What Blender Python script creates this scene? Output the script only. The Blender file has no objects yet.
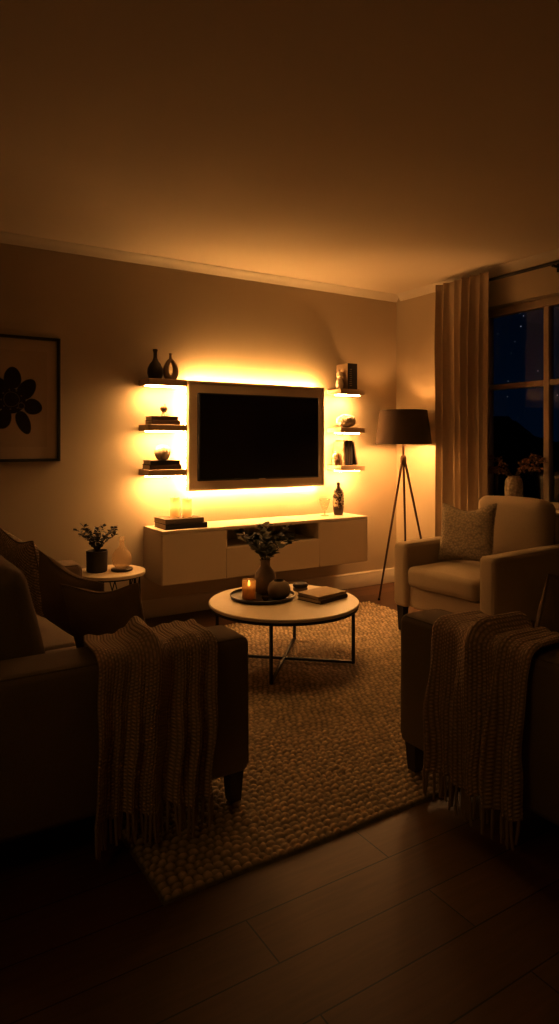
import bpy, bmesh, math, random
import numpy as np
from mathutils import Vector, Matrix, Euler, noise

PI = math.pi
R = math.radians
random.seed(7)
scene = bpy.context.scene
COL = scene.collection

# ------------------------------------------------------------------ render look
scene.view_settings.view_transform = 'Standard'
scene.view_settings.look = 'None'
scene.view_settings.exposure = 0.0
scene.view_settings.gamma = 0.82
scene.cycles.use_denoising = True
scene.cycles.max_bounces = 8
scene.cycles.diffuse_bounces = 5
scene.cycles.glossy_bounces = 4
scene.cycles.transmission_bounces = 8
scene.cycles.transparent_max_bounces = 12
scene.cycles.sample_clamp_indirect = 4.0
scene.cycles.caustics_reflective = False
scene.cycles.caustics_refractive = False

# ------------------------------------------------------------------ materials
def N(nt, t, **kw):
    n = nt.nodes.new(t)
    for k, v in kw.items():
        setattr(n, k, v)
    return n

def new_mat(name):
    m = bpy.data.materials.new(name)
    m.use_nodes = True
    nt = m.node_tree
    b = nt.nodes['Principled BSDF']
    return m, nt, b

def coords(nt, scale=(1, 1, 1), rot=(0, 0, 0), kind='Object'):
    tc = N(nt, 'ShaderNodeTexCoord')
    mp = N(nt, 'ShaderNodeMapping')
    mp.inputs['Scale'].default_value = scale
    mp.inputs['Rotation'].default_value = rot
    nt.links.new(tc.outputs[kind], mp.inputs['Vector'])
    return mp.outputs['Vector']

def ramp_mix(nt, fac, c1, c2):
    r = N(nt, 'ShaderNodeValToRGB')
    r.color_ramp.elements[0].color = (*c1, 1)
    r.color_ramp.elements[1].color = (*c2, 1)
    nt.links.new(fac, r.inputs['Fac'])
    return r.outputs['Color']

def simple(name, col, rough=0.6, metal=0.0, var=0.12, nscale=12, bump=0.05, bscale=None, bdist=0.004, spec=0.4):
    m, nt, b = new_mat(name)
    v = coords(nt)
    n = N(nt, 'ShaderNodeTexNoise')
    n.inputs['Scale'].default_value = nscale
    n.inputs['Detail'].default_value = 4
    nt.links.new(v, n.inputs['Vector'])
    c1 = tuple(c * (1 - var) for c in col)
    c2 = tuple(min(1, c * (1 + var)) for c in col)
    nt.links.new(ramp_mix(nt, n.outputs['Fac'], c1, c2), b.inputs['Base Color'])
    b.inputs['Roughness'].default_value = rough
    b.inputs['Metallic'].default_value = metal
    b.inputs['Specular IOR Level'].default_value = spec
    if bump:
        n2 = N(nt, 'ShaderNodeTexNoise')
        n2.inputs['Scale'].default_value = bscale or nscale * 8
        nt.links.new(v, n2.inputs['Vector'])
        bp = N(nt, 'ShaderNodeBump')
        bp.inputs['Strength'].default_value = bump
        bp.inputs['Distance'].default_value = bdist
        nt.links.new(n2.outputs['Fac'], bp.inputs['Height'])
        nt.links.new(bp.outputs['Normal'], b.inputs['Normal'])
    return m

def fabric(name, col, weave=260, var=0.2, bump=0.35, dist=0.0015):
    m, nt, b = new_mat(name)
    v = coords(nt)
    n = N(nt, 'ShaderNodeTexNoise'); n.inputs['Scale'].default_value = 5; n.inputs['Detail'].default_value = 6
    nt.links.new(v, n.inputs['Vector'])
    n2 = N(nt, 'ShaderNodeTexVoronoi'); n2.inputs['Scale'].default_value = weave
    nt.links.new(v, n2.inputs['Vector'])
    mx = N(nt, 'ShaderNodeMath', operation='MULTIPLY')
    nt.links.new(n.outputs['Fac'], mx.inputs[0]); nt.links.new(n2.outputs['Distance'], mx.inputs[1])
    nt.links.new(ramp_mix(nt, mx.outputs[0], tuple(c * (1 + var) for c in col), tuple(c * (1 - var) for c in col)), b.inputs['Base Color'])
    b.inputs['Roughness'].default_value = 0.95
    b.inputs['Specular IOR Level'].default_value = 0.15
    bp = N(nt, 'ShaderNodeBump'); bp.inputs['Strength'].default_value = bump; bp.inputs['Distance'].default_value = dist
    nt.links.new(n2.outputs['Distance'], bp.inputs['Height'])
    nt.links.new(bp.outputs['Normal'], b.inputs['Normal'])
    return m

def knit(name, col, cell=0.014, dist=0.006):
    """ribbed knit from the UV layer (metres)"""
    m, nt, b = new_mat(name)
    tc = N(nt, 'ShaderNodeTexCoord')
    sx = N(nt, 'ShaderNodeSeparateXYZ')
    nt.links.new(tc.outputs['UV'], sx.inputs[0])
    def mth(op, a, bb=None):
        n = N(nt, 'ShaderNodeMath', operation=op)
        for i, s in enumerate((a, bb)):
            if s is None: continue
            if isinstance(s, (int, float)): n.inputs[i].default_value = s
            else: nt.links.new(s, n.inputs[i])
        return n.outputs[0]
    u = mth('MULTIPLY', sx.outputs['X'], PI / cell)
    rib = mth('ABSOLUTE', mth('SINE', u))
    ph = mth('MULTIPLY', mth('FLOOR', mth('DIVIDE', sx.outputs['X'], cell)), PI)
    vv = mth('ADD', mth('MULTIPLY', sx.outputs['Y'], 2 * PI / (cell * 1.15)), ph)
    st = mth('ADD', mth('MULTIPLY', mth('SINE', vv), 0.35), 0.65)
    h = mth('MULTIPLY', rib, st)
    nt.links.new(ramp_mix(nt, h, tuple(c * .5 for c in col), col), b.inputs['Base Color'])
    b.inputs['Roughness'].default_value = 1.0
    b.inputs['Specular IOR Level'].default_value = 0.1
    bp = N(nt, 'ShaderNodeBump'); bp.inputs['Strength'].default_value = 0.9; bp.inputs['Distance'].default_value = dist
    nt.links.new(h, bp.inputs['Height'])
    nt.links.new(bp.outputs['Normal'], b.inputs['Normal'])
    return m

def emit(name, col, strength):
    m, nt, b = new_mat(name)
    nt.nodes.remove(b)
    e = N(nt, 'ShaderNodeEmission')
    e.inputs['Color'].default_value = (*col, 1)
    e.inputs['Strength'].default_value = strength
    nt.links.new(e.outputs[0], nt.nodes['Material Output'].inputs['Surface'])
    return m

def glass(name, tint=(1, 1, 1), rough=0.02, ior=1.5, gain=1.0):
    m, nt, b = new_mat(name)
    nt.nodes.remove(b)
    tr = N(nt, 'ShaderNodeBsdfTransparent'); tr.inputs['Color'].default_value = (*tint, 1)
    gl = N(nt, 'ShaderNodeBsdfGlossy'); gl.inputs['Roughness'].default_value = rough
    fr = N(nt, 'ShaderNodeFresnel'); fr.inputs['IOR'].default_value = ior
    mu = N(nt, 'ShaderNodeMath', operation='MULTIPLY'); mu.inputs[1].default_value = gain
    mu.use_clamp = True
    nt.links.new(fr.outputs[0], mu.inputs[0])
    mx = N(nt, 'ShaderNodeMixShader')
    nt.links.new(mu.outputs[0], mx.inputs[0]); nt.links.new(tr.outputs[0], mx.inputs[1]); nt.links.new(gl.outputs[0], mx.inputs[2])
    nt.links.new(mx.outputs[0], nt.nodes['Material Output'].inputs['Surface'])
    return m

def translucent(name, col, through, amount, rough=0.5, clear=0.0):
    m, nt, b = new_mat(name)
    b.inputs['Base Color'].default_value = (*col, 1); b.inputs['Roughness'].default_value = rough
    t = N(nt, 'ShaderNodeBsdfTranslucent'); t.inputs['Color'].default_value = (*through, 1)
    mx = N(nt, 'ShaderNodeMixShader'); mx.inputs[0].default_value = amount
    nt.links.new(b.outputs[0], mx.inputs[1]); nt.links.new(t.outputs[0], mx.inputs[2])
    out = mx.outputs[0]
    if clear:
        tr = N(nt, 'ShaderNodeBsdfTransparent'); tr.inputs['Color'].default_value = (*through, 1)
        m2 = N(nt, 'ShaderNodeMixShader'); m2.inputs[0].default_value = clear
        nt.links.new(out, m2.inputs[1]); nt.links.new(tr.outputs[0], m2.inputs[2]); out = m2.outputs[0]
    nt.links.new(out, nt.nodes['Material Output'].inputs['Surface'])
    return m

def wood_floor(name):
    m, nt, b = new_mat(name)
    v = coords(nt)
    br = N(nt, 'ShaderNodeTexBrick')
    br.inputs['Scale'].default_value = 1.0
    br.inputs['Brick Width'].default_value = 1.35
    br.inputs['Row Height'].default_value = 0.17
    br.inputs['Mortar Size'].default_value = 0.0022
    br.inputs['Color1'].default_value = (.105, .052, .022, 1)
    br.inputs['Color2'].default_value = (.140, .072, .032, 1)
    br.inputs['Mortar'].default_value = (.018, .009, .004, 1)
    br.offset = 0.37
    nt.links.new(v, br.inputs['Vector'])
    v2 = coords(nt, (2.2, 26, 1))
    n = N(nt, 'ShaderNodeTexNoise'); n.inputs['Scale'].default_value = 2.2; n.inputs['Detail'].default_value = 8; n.inputs['Distortion'].default_value = 0.6
    nt.links.new(v2, n.inputs['Vector'])
    mx = N(nt, 'ShaderNodeMix', data_type='RGBA', blend_type='MULTIPLY')
    mx.inputs['Factor'].default_value = 0.75
    nt.links.new(br.outputs['Color'], mx.inputs['A'])
    nt.links.new(ramp_mix(nt, n.outputs['Fac'], (.45, .42, .4), (1.25, 1.2, 1.15)), mx.inputs['B'])
    nt.links.new(mx.outputs['Result'], b.inputs['Base Color'])
    b.inputs['Roughness'].default_value = 0.42
    b.inputs['Specular IOR Level'].default_value = 0.35
    bp = N(nt, 'ShaderNodeBump'); bp.inputs['Strength'].default_value = 0.25; bp.inputs['Distance'].default_value = 0.002
    nt.links.new(br.outputs['Fac'], bp.inputs['Height']); bp.invert = True
    nt.links.new(bp.outputs['Normal'], b.inputs['Normal'])
    return m

def rug_wool(name, col):
    m, nt, b = new_mat(name)
    v = coords(nt)
    s = N(nt, 'ShaderNodeSeparateXYZ'); nt.links.new(v, s.inputs[0])
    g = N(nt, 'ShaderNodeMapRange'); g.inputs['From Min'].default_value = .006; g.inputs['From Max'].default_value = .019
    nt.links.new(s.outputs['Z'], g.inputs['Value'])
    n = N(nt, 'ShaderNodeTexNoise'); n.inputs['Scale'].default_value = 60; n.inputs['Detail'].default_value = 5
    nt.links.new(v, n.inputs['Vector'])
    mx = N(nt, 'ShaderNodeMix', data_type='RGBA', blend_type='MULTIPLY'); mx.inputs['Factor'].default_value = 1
    nt.links.new(ramp_mix(nt, g.outputs[0], tuple(c * .22 for c in col), col), mx.inputs['A'])  # low gaps between loops coloured darker, standing in for shade
    nt.links.new(ramp_mix(nt, n.outputs['Fac'], (.55, .55, .55), (1.2, 1.2, 1.2)), mx.inputs['B'])
    nt.links.new(mx.outputs['Result'], b.inputs['Base Color'])
    b.inputs['Roughness'].default_value = 1; b.inputs['Specular IOR Level'].default_value = .05
    n2 = N(nt, 'ShaderNodeTexNoise'); n2.inputs['Scale'].default_value = 300; nt.links.new(v, n2.inputs['Vector'])
    bp = N(nt, 'ShaderNodeBump'); bp.inputs['Strength'].default_value = .5; bp.inputs['Distance'].default_value = .003
    nt.links.new(n2.outputs['Fac'], bp.inputs['Height']); nt.links.new(bp.outputs['Normal'], b.inputs['Normal'])
    return m

def wood(name, c1, c2, rough=0.5):
    m, nt, b = new_mat(name)
    v = coords(nt, (3, 30, 30))
    n = N(nt, 'ShaderNodeTexNoise'); n.inputs['Scale'].default_value = 2; n.inputs['Detail'].default_value = 7; n.inputs['Distortion'].default_value = 0.8
    nt.links.new(v, n.inputs['Vector'])
    nt.links.new(ramp_mix(nt, n.outputs['Fac'], c1, c2), b.inputs['Base Color'])
    b.inputs['Roughness'].default_value = rough
    return m

def patterned_pillow(name, c1, c2):
    m, nt, b = new_mat(name)
    v = coords(nt, kind='UV')
    w = N(nt, 'ShaderNodeTexWave', wave_type='BANDS', bands_direction='DIAGONAL'); w.inputs['Scale'].default_value = 16; w.inputs['Distortion'].default_value = 3
    w.inputs['Detail'].default_value = 2; w.inputs['Detail Scale'].default_value = 6
    nt.links.new(v, w.inputs['Vector'])
    ck = N(nt, 'ShaderNodeTexVoronoi'); ck.inputs['Scale'].default_value = 60
    nt.links.new(v, ck.inputs['Vector'])
    mu = N(nt, 'ShaderNodeMath', operation='MULTIPLY')
    nt.links.new(w.outputs['Fac'], mu.inputs[0]); nt.links.new(ck.outputs['Distance'], mu.inputs[1])
    nt.links.new(ramp_mix(nt, mu.outputs[0], c1, c2), b.inputs['Base Color'])
    b.inputs['Roughness'].default_value = 1
    bp = N(nt, 'ShaderNodeBump'); bp.inputs['Strength'].default_value = 0.8; bp.inputs['Distance'].default_value = 0.004
    nt.links.new(mu.outputs[0], bp.inputs['Height']); nt.links.new(bp.outputs['Normal'], b.inputs['Normal'])
    return m

def vor_bump(name, col, scale, strength, dist, rough=0.7, dark=0.5):
    m, nt, b = new_mat(name)
    v = coords(nt)
    n = N(nt, 'ShaderNodeTexVoronoi'); n.inputs['Scale'].default_value = scale
    nt.links.new(v, n.inputs['Vector'])
    nt.links.new(ramp_mix(nt, n.outputs['Distance'], col, tuple(c * dark for c in col)), b.inputs['Base Color'])
    b.inputs['Roughness'].default_value = rough
    bp = N(nt, 'ShaderNodeBump'); bp.inputs['Strength'].default_value = strength; bp.inputs['Distance'].default_value = dist; bp.invert = True
    nt.links.new(n.outputs['Distance'], bp.inputs['Height']); nt.links.new(bp.outputs['Normal'], b.inputs['Normal'])
    return m

def painted_vase(name):
    """dark glaze with a pale painted patch of blooms"""
    m, nt, b = new_mat(name)
    v = coords(nt)
    n = N(nt, 'ShaderNodeTexNoise'); n.inputs['Scale'].default_value = 34; n.inputs['Detail'].default_value = 3; n.inputs['Distortion'].default_value = 1.5
    nt.links.new(v, n.inputs['Vector'])
    s = N(nt, 'ShaderNodeSeparateXYZ'); nt.links.new(v, s.inputs[0])
    g = N(nt, 'ShaderNodeMapRange'); g.inputs['From Min'].default_value = 0.055; g.inputs['From Max'].default_value = 0.08
    g2 = N(nt, 'ShaderNodeMapRange'); g2.inputs['From Min'].default_value = 0.205; g2.inputs['From Max'].default_value = 0.17
    nt.links.new(s.outputs['Z'], g.inputs['Value']); nt.links.new(s.outputs['Z'], g2.inputs['Value'])
    mu = N(nt, 'ShaderNodeMath', operation='MULTIPLY'); nt.links.new(g.outputs[0], mu.inputs[0]); nt.links.new(g2.outputs[0], mu.inputs[1])
    r = N(nt, 'ShaderNodeValToRGB'); r.color_ramp.interpolation = 'EASE'
    r.color_ramp.elements[0].position = .46; r.color_ramp.elements[1].position = .56
    nt.links.new(n.outputs['Fac'], r.inputs['Fac'])
    mu2 = N(nt, 'ShaderNodeMath', operation='MULTIPLY'); nt.links.new(mu.outputs[0], mu2.inputs[0]); nt.links.new(r.outputs['Color'], mu2.inputs[1])
    nt.links.new(ramp_mix(nt, mu2.outputs[0], (.035, .018, .010), (.62, .52, .38)), b.inputs['Base Color'])
    b.inputs['Roughness'].default_value = 0.3
    return m

M = dict(
    wall=simple('wall_paint', (.51, .43, .305), .9, var=.04, nscale=3, bump=.06, bscale=160, bdist=.001),
    ceil=simple('ceiling_paint', (.68, .60, .48), .95, var=.03, nscale=3, bump=.04, bscale=120, bdist=.001),
    trim=simple('trim_paint', (.66, .60, .50), .55, var=.03, bump=0),
    floor=wood_floor('floor_planks'),
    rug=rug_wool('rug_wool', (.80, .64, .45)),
    sofa=fabric('sofa_linen', (.22, .17, .125)),
    sofa_pipe=fabric('sofa_piping', (.17, .13, .09)),
    chair=fabric('armchair_linen', (.38, .31, .22)),
    pil_dark=fabric('pillow_brown', (.20, .14, .09)),
    pil_rib=fabric('pillow_trim', (.23, .165, .11), weave=160),
    pil_tex=vor_bump('pillow_boucle', (.46, .38, .27), 70, .9, .005, 1.0, .5),
    pil_pat=patterned_pillow('pillow_woven', (.20, .14, .09), (.85, .70, .50)),
    knit=knit('knit_wool', (.80, .62, .46), cell=.0115),
    knit2=knit('knit_wool_grey', (.74, .57, .42), cell=.0125),
    leg=simple('dark_leg', (.018, .012, .009), .45, bump=0),
    black=simple('black_metal', (.020, .016, .013), .42, metal=.6, bump=0),
    brass=simple('bronze_pole', (.10, .06, .035), .38, metal=.7, bump=0),
    tabletop=simple('table_stone', (.56, .48, .37), .40, var=.07, nscale=18, bump=0),
    console=simple('console_lacquer', (.60, .52, .41), .45, var=.02, bump=0),
    niche=simple('niche_dark', (.20, .15, .10), .6, bump=0),
    shelf=wood('shelf_oak', (.36, .26, .165), (.52, .40, .27), .5),
    surround=simple('surround_board', (.60, .50, .38), .6, var=.05, nscale=8, bump=0),
    bezel=simple('tv_bezel', (.012, .011, .010), .35, bump=0),
    screen=simple('tv_screen', (.006, .005, .005), .18, bump=0, spec=.35),
    led=emit('led_strip_glow', (1.0, .535, .19), 195),
    led2=emit('shelf_led_glow', (1.0, .535, .20), 125),
    bulb=emit('bulb_glow', (1.0, .55, .18), 18),
    flame=emit('flame_glow', (1.0, .55, .18), 12),
    shade=fabric('lampshade_cloth', (.075, .052, .034), weave=220),
    shade_in=simple('lampshade_lining', (.40, .31, .20), .8, bump=0),
    curtain=fabric('curtain_linen', (.40, .32, .225), weave=320, bump=.2),
    glass=glass('window_glass', (.95, .97, 1.0), .004, 1.5, 1.5),
    vglass=translucent('clear_glass', (.75, .66, .52), (.96, .90, .80), .5, .05, .80),
    wframe=simple('window_paint', (.42, .34, .25), .5, var=.03, bump=0),
    clay=simple('matte_clay', (.25, .19, .135), .85, var=.1, nscale=30, bump=.15),
    clay_d=simple('dark_clay', (.055, .040, .030), .75, var=.15, nscale=30, bump=.15),
    dark_glz=simple('dark_glaze', (.050, .032, .022), .28, bump=0),
    grey_glz=simple('grey_brown_glaze', (.30, .22, .15), .35, bump=0),
    pale=simple('pale_ceramic', (.78, .68, .53), .55, var=.08, nscale=40, bump=.05),
    coral=vor_bump('coral_skin', (.85, .74, .56), 48, 1.0, .012, .9, .45),
    carved=vor_bump('carved_ceramic', (.62, .52, .38), 55, 1.0, .006, .8, .55),
    tray=simple('tray_lacquer', (.030, .019, .012), .32, bump=0),
    wax=translucent('candle_wax', (.86, .74, .52), (.95, .82, .55), .55),
    amber=translucent('amber_glass', (.50, .38, .24), (.96, .80, .56), .4, .12, .62),
    wick=simple('wick_black', (.012, .010, .008), .8, bump=0),
    page=simple('book_pages', (.62, .52, .38), .85, var=.12, nscale=140, bump=0),
    bk_dark=simple('book_cloth_umber', (.075, .045, .026), .7),
    bk_black=simple('book_cloth_black', (.024, .017, .013), .6),
    bk_tan=simple('book_cloth_tan', (.40, .30, .19), .7),
    bk_grey=simple('book_cloth_grey', (.16, .125, .09), .7),
    ink=simple('spine_lettering', (.42, .33, .20), .5, bump=0),
    leaf=simple('leaf_dusky_green', (.070, .064, .040), .6, var=.4, nscale=60, bump=0),
    leaf_d=simple('leaf_dark', (.040, .033, .026), .6, var=.4, nscale=60, bump=0),
    dried=simple('dried_blossom', (.30, .175, .115), .9, var=.5, nscale=60, bump=0),
    stem=simple('twig', (.075, .050, .030), .8, bump=0),
    paper=simple('print_paper', (.46, .37, .26), .9, var=.03, bump=0),
    mat=simple('mount_board', (.50, .41, .30), .9, var=.02, bump=0),
    ink_dark=simple('print_ink', (.018, .013, .011), .9, var=.3, nscale=25, bump=0),
    ink_line=simple('print_line', (.17, .115, .075), .9, bump=0),
    hill=simple('hill_night', (.004, .005, .007), 1, bump=0),
    land=simple('land_night', (.003, .003, .004), 1, bump=0),
    lake=simple('lake_night', (.004, .010, .022), .08, bump=0),
    ornament=simple('ornament_bronze', (.16, .10, .055), .35, metal=.6, bump=0),
)

# ------------------------------------------------------------------ mesh helpers
class MB:
    def __init__(s):
        s.bm = bmesh.new()
        s.uv = None

    def _xf(s, vs, mtx):
        if mtx is not None:
            bmesh.ops.transform(s.bm, matrix=mtx, verts=vs)

    def box(s, x0, x1, y0, y1, z0, z1, bev=0.0, seg=2, mi=0, mtx=None):
        r = bmesh.ops.create_cube(s.bm, size=1)
        vs = r['verts']
        bmesh.ops.scale(s.bm, vec=(abs(x1 - x0), abs(y1 - y0), abs(z1 - z0)), verts=vs)
        bmesh.ops.translate(s.bm, vec=((x0 + x1) / 2, (y0 + y1) / 2, (z0 + z1) / 2), verts=vs)
        es = list({e for v in vs for e in v.link_edges})
        fs = set(f for v in vs for f in v.link_faces)
        if bev > 0:
            rb = bmesh.ops.bevel(s.bm, geom=es, offset=bev, segments=seg, affect='EDGES', profile=0.5)
            vs = list({v for f in rb['faces'] for v in f.verts} | {v for v in vs if v.is_valid})
        for v in vs:
            for f in v.link_faces: f.material_index = mi
        s._xf(vs, mtx)
        return s

    def soft(s, c, size, r=0.03, puff=(0, 0, 0), k=8, mtx=None, wob=0.0):
        """rounded, slightly inflated upholstery block centred at c"""
        h = [a / 2 for a in size]
        r = min(r, min(h) * .98)
        ts = [math.tan(R(a)) for a in (45, 30, 15)]
        def axis(hh):
            inn = hh - r
            lo = [-inn - r * t for t in ts]
            mid = [-inn + 2 * inn * i / k for i in range(k + 1)]
            return lo + mid + [-a for a in reversed(lo)]
        A = [axis(a) for a in h]
        tmp = {}
        def vert(p):
            key = tuple(round(q, 6) for q in p)
            if key in tmp: return tmp[key]
            q = [max(-(h[i] - r), min(h[i] - r, p[i])) for i in range(3)]
            d = Vector([p[i] - q[i] for i in range(3)])
            if d.length > 1e-9: d = d.normalized() * r
            o = Vector(q) + d
            for a in range(3):
                if puff[a]:
                    b, cc = [(1, 2), (0, 2), (0, 1)][a]
                    w = max(0, 1 - (o[b] / h[b]) ** 2) * max(0, 1 - (o[cc] / h[cc]) ** 2)
                    o[a] += puff[a] * w * (o[a] / h[a])
            if wob:
                nv = noise.noise_vector(Vector(o) * 5 + Vector(c) * 3)
                o += nv * wob
            o += Vector(c)
            if mtx is not None: o = mtx @ o
            v = s.bm.verts.new(o)
            tmp[key] = v
            return v
        for a in range(3):
            b, cc = [(1, 2), (2, 0), (0, 1)][a]
            for sg in (-1, 1):
                for i in range(len(A[b]) - 1):
                    for j in range(len(A[cc]) - 1):
                        q = []
                        for (di, dj) in ((0, 0), (1, 0), (1, 1), (0, 1)):
                            p = [0, 0, 0]
                            p[a] = sg * h[a]; p[b] = A[b][i + di]; p[cc] = A[cc][j + dj]
                            q.append(vert(p))
                        if sg < 0: q.reverse()
                        try: s.bm.faces.new(q)
                        except ValueError: pass
        return s

    def lathe(s, prof, c=(0, 0, 0), n=32, mi=0, ribs=0, ramp=0.0, mtx=None):
        rings = []
        vs = []
        for (r, z) in prof:
            if r < 1e-6:
                v = s.bm.verts.new((c[0], c[1], c[2] + z)); rings.append([v]); vs.append(v)
            else:
                ring = []
                for i in range(n):
                    a = 2 * PI * i / n
                    rr = r * (1 + ramp * math.cos(ribs * a)) if ribs else r
                    ring.append(s.bm.verts.new((c[0] + rr * math.cos(a), c[1] + rr * math.sin(a), c[2] + z)))
                rings.append(ring); vs += ring
        for a, b in zip(rings, rings[1:]):
            for i in range(n):
                j = (i + 1) % n
                if len(a) == 1 and len(b) == 1: break
                if len(a) == 1: f = (a[0], b[j], b[i])
                elif len(b) == 1: f = (a[i], a[j], b[0])
                else: f = (a[i], a[j], b[j], b[i])
                try:
                    ff = s.bm.faces.new(f); ff.material_index = mi
                except ValueError: pass
        s._xf(vs, mtx)
        return s

    def tube(s, pts, rad, n=8, closed=False, mi=0, caps=True):
        pts = [Vector(p) for p in pts]
        m = len(pts)
        rads = rad if isinstance(rad, (list, tuple)) else [rad] * m
        rings = []
        up = None
        for i, p in enumerate(pts):
            if closed: t = pts[(i + 1) % m] - pts[i - 1]
            else: t = pts[min(i + 1, m - 1)] - pts[max(i - 1, 0)]
            t = t.normalized() if t.length > 1e-9 else Vector((0, 0, 1))
            if up is None:
                up = Vector((0, 0, 1)) if abs(t.z) < .9 else Vector((1, 0, 0))
            a = t.cross(up)
            if a.length < 1e-6: a = t.orthogonal()
            a.normalize()
            b = a.cross(t).normalized()
            up = b
            rings.append([s.bm.verts.new(p + (a * math.cos(2 * PI * k / n) + b * math.sin(2 * PI * k / n)) * rads[i]) for k in range(n)])
        prs = list(zip(rings, rings[1:])) + ([(rings[-1], rings[0])] if closed else [])
        for a, b in prs:
            for k in range(n):
                f = s.bm.faces.new((a[k], a[(k + 1) % n], b[(k + 1) % n], b[k])); f.material_index = mi
        if caps and not closed:
            s.bm.faces.new(list(reversed(rings[0]))).material_index = mi
            s.bm.faces.new(rings[-1]).material_index = mi
        return s

    def bar(s, a, b, w, d=None, mi=0):
        """square bar from a to b"""
        a, b = Vector(a), Vector(b)
        d = d or w
        t = (b - a).normalized()
        up = Vector((0, 0, 1)) if abs(t.z) < .95 else Vector((1, 0, 0))
        x = t.cross(up).normalized(); y = x.cross(t).normalized()
        vs = []
        for p in (a, b):
            for (i, j) in ((-1, -1), (1, -1), (1, 1), (-1, 1)):
                vs.append(s.bm.verts.new(p + x * i * w / 2 + y * j * d / 2))
        for q in ((3, 2, 1, 0), (4, 5, 6, 7), (0, 1, 5, 4), (1, 2, 6, 5), (2, 3, 7, 6), (3, 0, 4, 7)):
            s.bm.faces.new([vs[k] for k in q]).material_index = mi
        return s

    def poly(s, pts, mi=0):
        f = s.bm.faces.new([s.bm.verts.new(p) for p in pts]); f.material_index = mi
        return s

    def grid(s, nu, nv, fn, uvfn=None, mi=0, closed_u=False):
        g = [[s.bm.verts.new(fn(i / (nu - 1), j / (nv - 1))) for j in range(nv)] for i in range(nu)]
        if uvfn and s.uv is None: s.uv = s.bm.loops.layers.uv.new('UVMap')
        for i in range(nu - 1):
            for j in range(nv - 1):
                f = s.bm.faces.new((g[i][j], g[i + 1][j], g[i + 1][j + 1], g[i][j + 1]))
                f.material_index = mi
                if uvfn:
                    for lp, (a, b) in zip(f.loops, ((i, j), (i + 1, j), (i + 1, j + 1), (i, j + 1))):
                        lp[s.uv].uv = uvfn(a / (nu - 1), b / (nv - 1))
        return s

    def leaf(s, p, d, nrm, L, W, mi=0):
        p, d = Vector(p), Vector(d).normalized()
        x = d.cross(Vector(nrm))
        if x.length < 1e-5: x = d.orthogonal()
        x.normalize(); n = x.cross(d)
        a = s.bm.verts.new(p)
        l = s.bm.verts.new(p + d * L * .45 - x * W / 2 + n * L * .06)
        r = s.bm.verts.new(p + d * L * .45 + x * W / 2 + n * L * .06)
        l2 = s.bm.verts.new(p + d * L * .78 - x * W * .36)
        r2 = s.bm.verts.new(p + d * L * .78 + x * W * .36)
        c = s.bm.verts.new(p + d * L * .5 - n * L * .03)
        t = s.bm.verts.new(p + d * L - n * L * .1)
        for q in ((a, c, l), (a, r, c), (l, c, l2), (c, r, r2), (c, t, l2), (c, r2, t)):
            s.bm.faces.new(q).material_index = mi
        return s

    def build(s, name, mats, parent=None, smooth=40, label=None, loc=None, rot=None, weld=True):
        if weld: bmesh.ops.remove_doubles(s.bm, verts=s.bm.verts, dist=1e-6)
        s.bm.normal_update()
        if smooth:
            for f in s.bm.faces: f.smooth = True
            lim = R(smooth)
            for e in s.bm.edges:
                if len(e.link_faces) == 2 and e.calc_face_angle(0) > lim: e.smooth = False
        me = bpy.data.meshes.new(name)
        s.bm.to_mesh(me); s.bm.free()
        for m in (mats if isinstance(mats, (list, tuple)) else [mats]): me.materials.append(m)
        o = bpy.data.objects.new(name, me)
        COL.objects.link(o)
        if parent is not None: o.parent = parent
        if loc is not None: o.location = loc
        if rot is not None: o.rotation_euler = rot
        if label: o['label'] = label
        return o

def thing(name, label, cat, loc=(0, 0, 0), rz=0.0, group=None):
    o = bpy.data.objects.new(name, None)
    o.empty_display_size = .05
    COL.objects.link(o)
    o.location = loc; o.rotation_euler = (0, 0, rz)
    o['label'] = label; o['category'] = cat
    if group: o['group'] = group
    return o

def tag(o, label, cat, group=None):
    o['label'] = label; o['category'] = cat
    if group: o['group'] = group
    return o

def structure(o):
    o['kind'] = 'structure'
    return o

def copy_tree(o, parent=None):
    c = o.copy(); COL.objects.link(c)
    if parent is not None: c.parent = parent
    for ch in list(o.children): copy_tree(ch, c)
    return c

# ================================================================== THE ROOM
XR, YF, XL, YN, H = 4.11, 4.55, -1.3, -1.4, 2.62
WY0, WY1, WZ0, WZ1 = 1.30, 3.62, .79, 2.33     # window opening in the wall with the curtain

b = MB(); b.box(XL - .1, XR + .25, YN - .1, YF + .1, -.1, 0)
structure(b.build('floor', M['floor'], smooth=0))
b = MB(); b.box(XL - .1, XR + .25, YN - .1, YF + .1, H, H + .1)
structure(b.build('ceiling', M['ceil'], smooth=0))
b = MB(); b.box(XL - .1, XR + .1, YF, YF + .1, 0, H)
structure(b.build('wall_far', M['wall'], smooth=0))
b = MB(); b.box(XL - .1, XL, YN, YF, 0, H)
structure(b.build('wall_left', M['wall'], smooth=0))
b = MB(); b.box(XL - .1, XR + .1, YN - .1, YN, 0, H)
structure(b.build('wall_near', M['wall'], smooth=0))
b = MB()
b.box(XR, XR + .2, YN, WY0, 0, H); b.box(XR, XR + .2, WY1, YF, 0, H)
b.box(XR, XR + .2, WY0, WY1, 0, WZ0 - .035); b.box(XR, XR + .2, WY0, WY1, WZ1, H)
structure(b.build('wall_right', M['wall'], smooth=0, weld=False))

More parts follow.
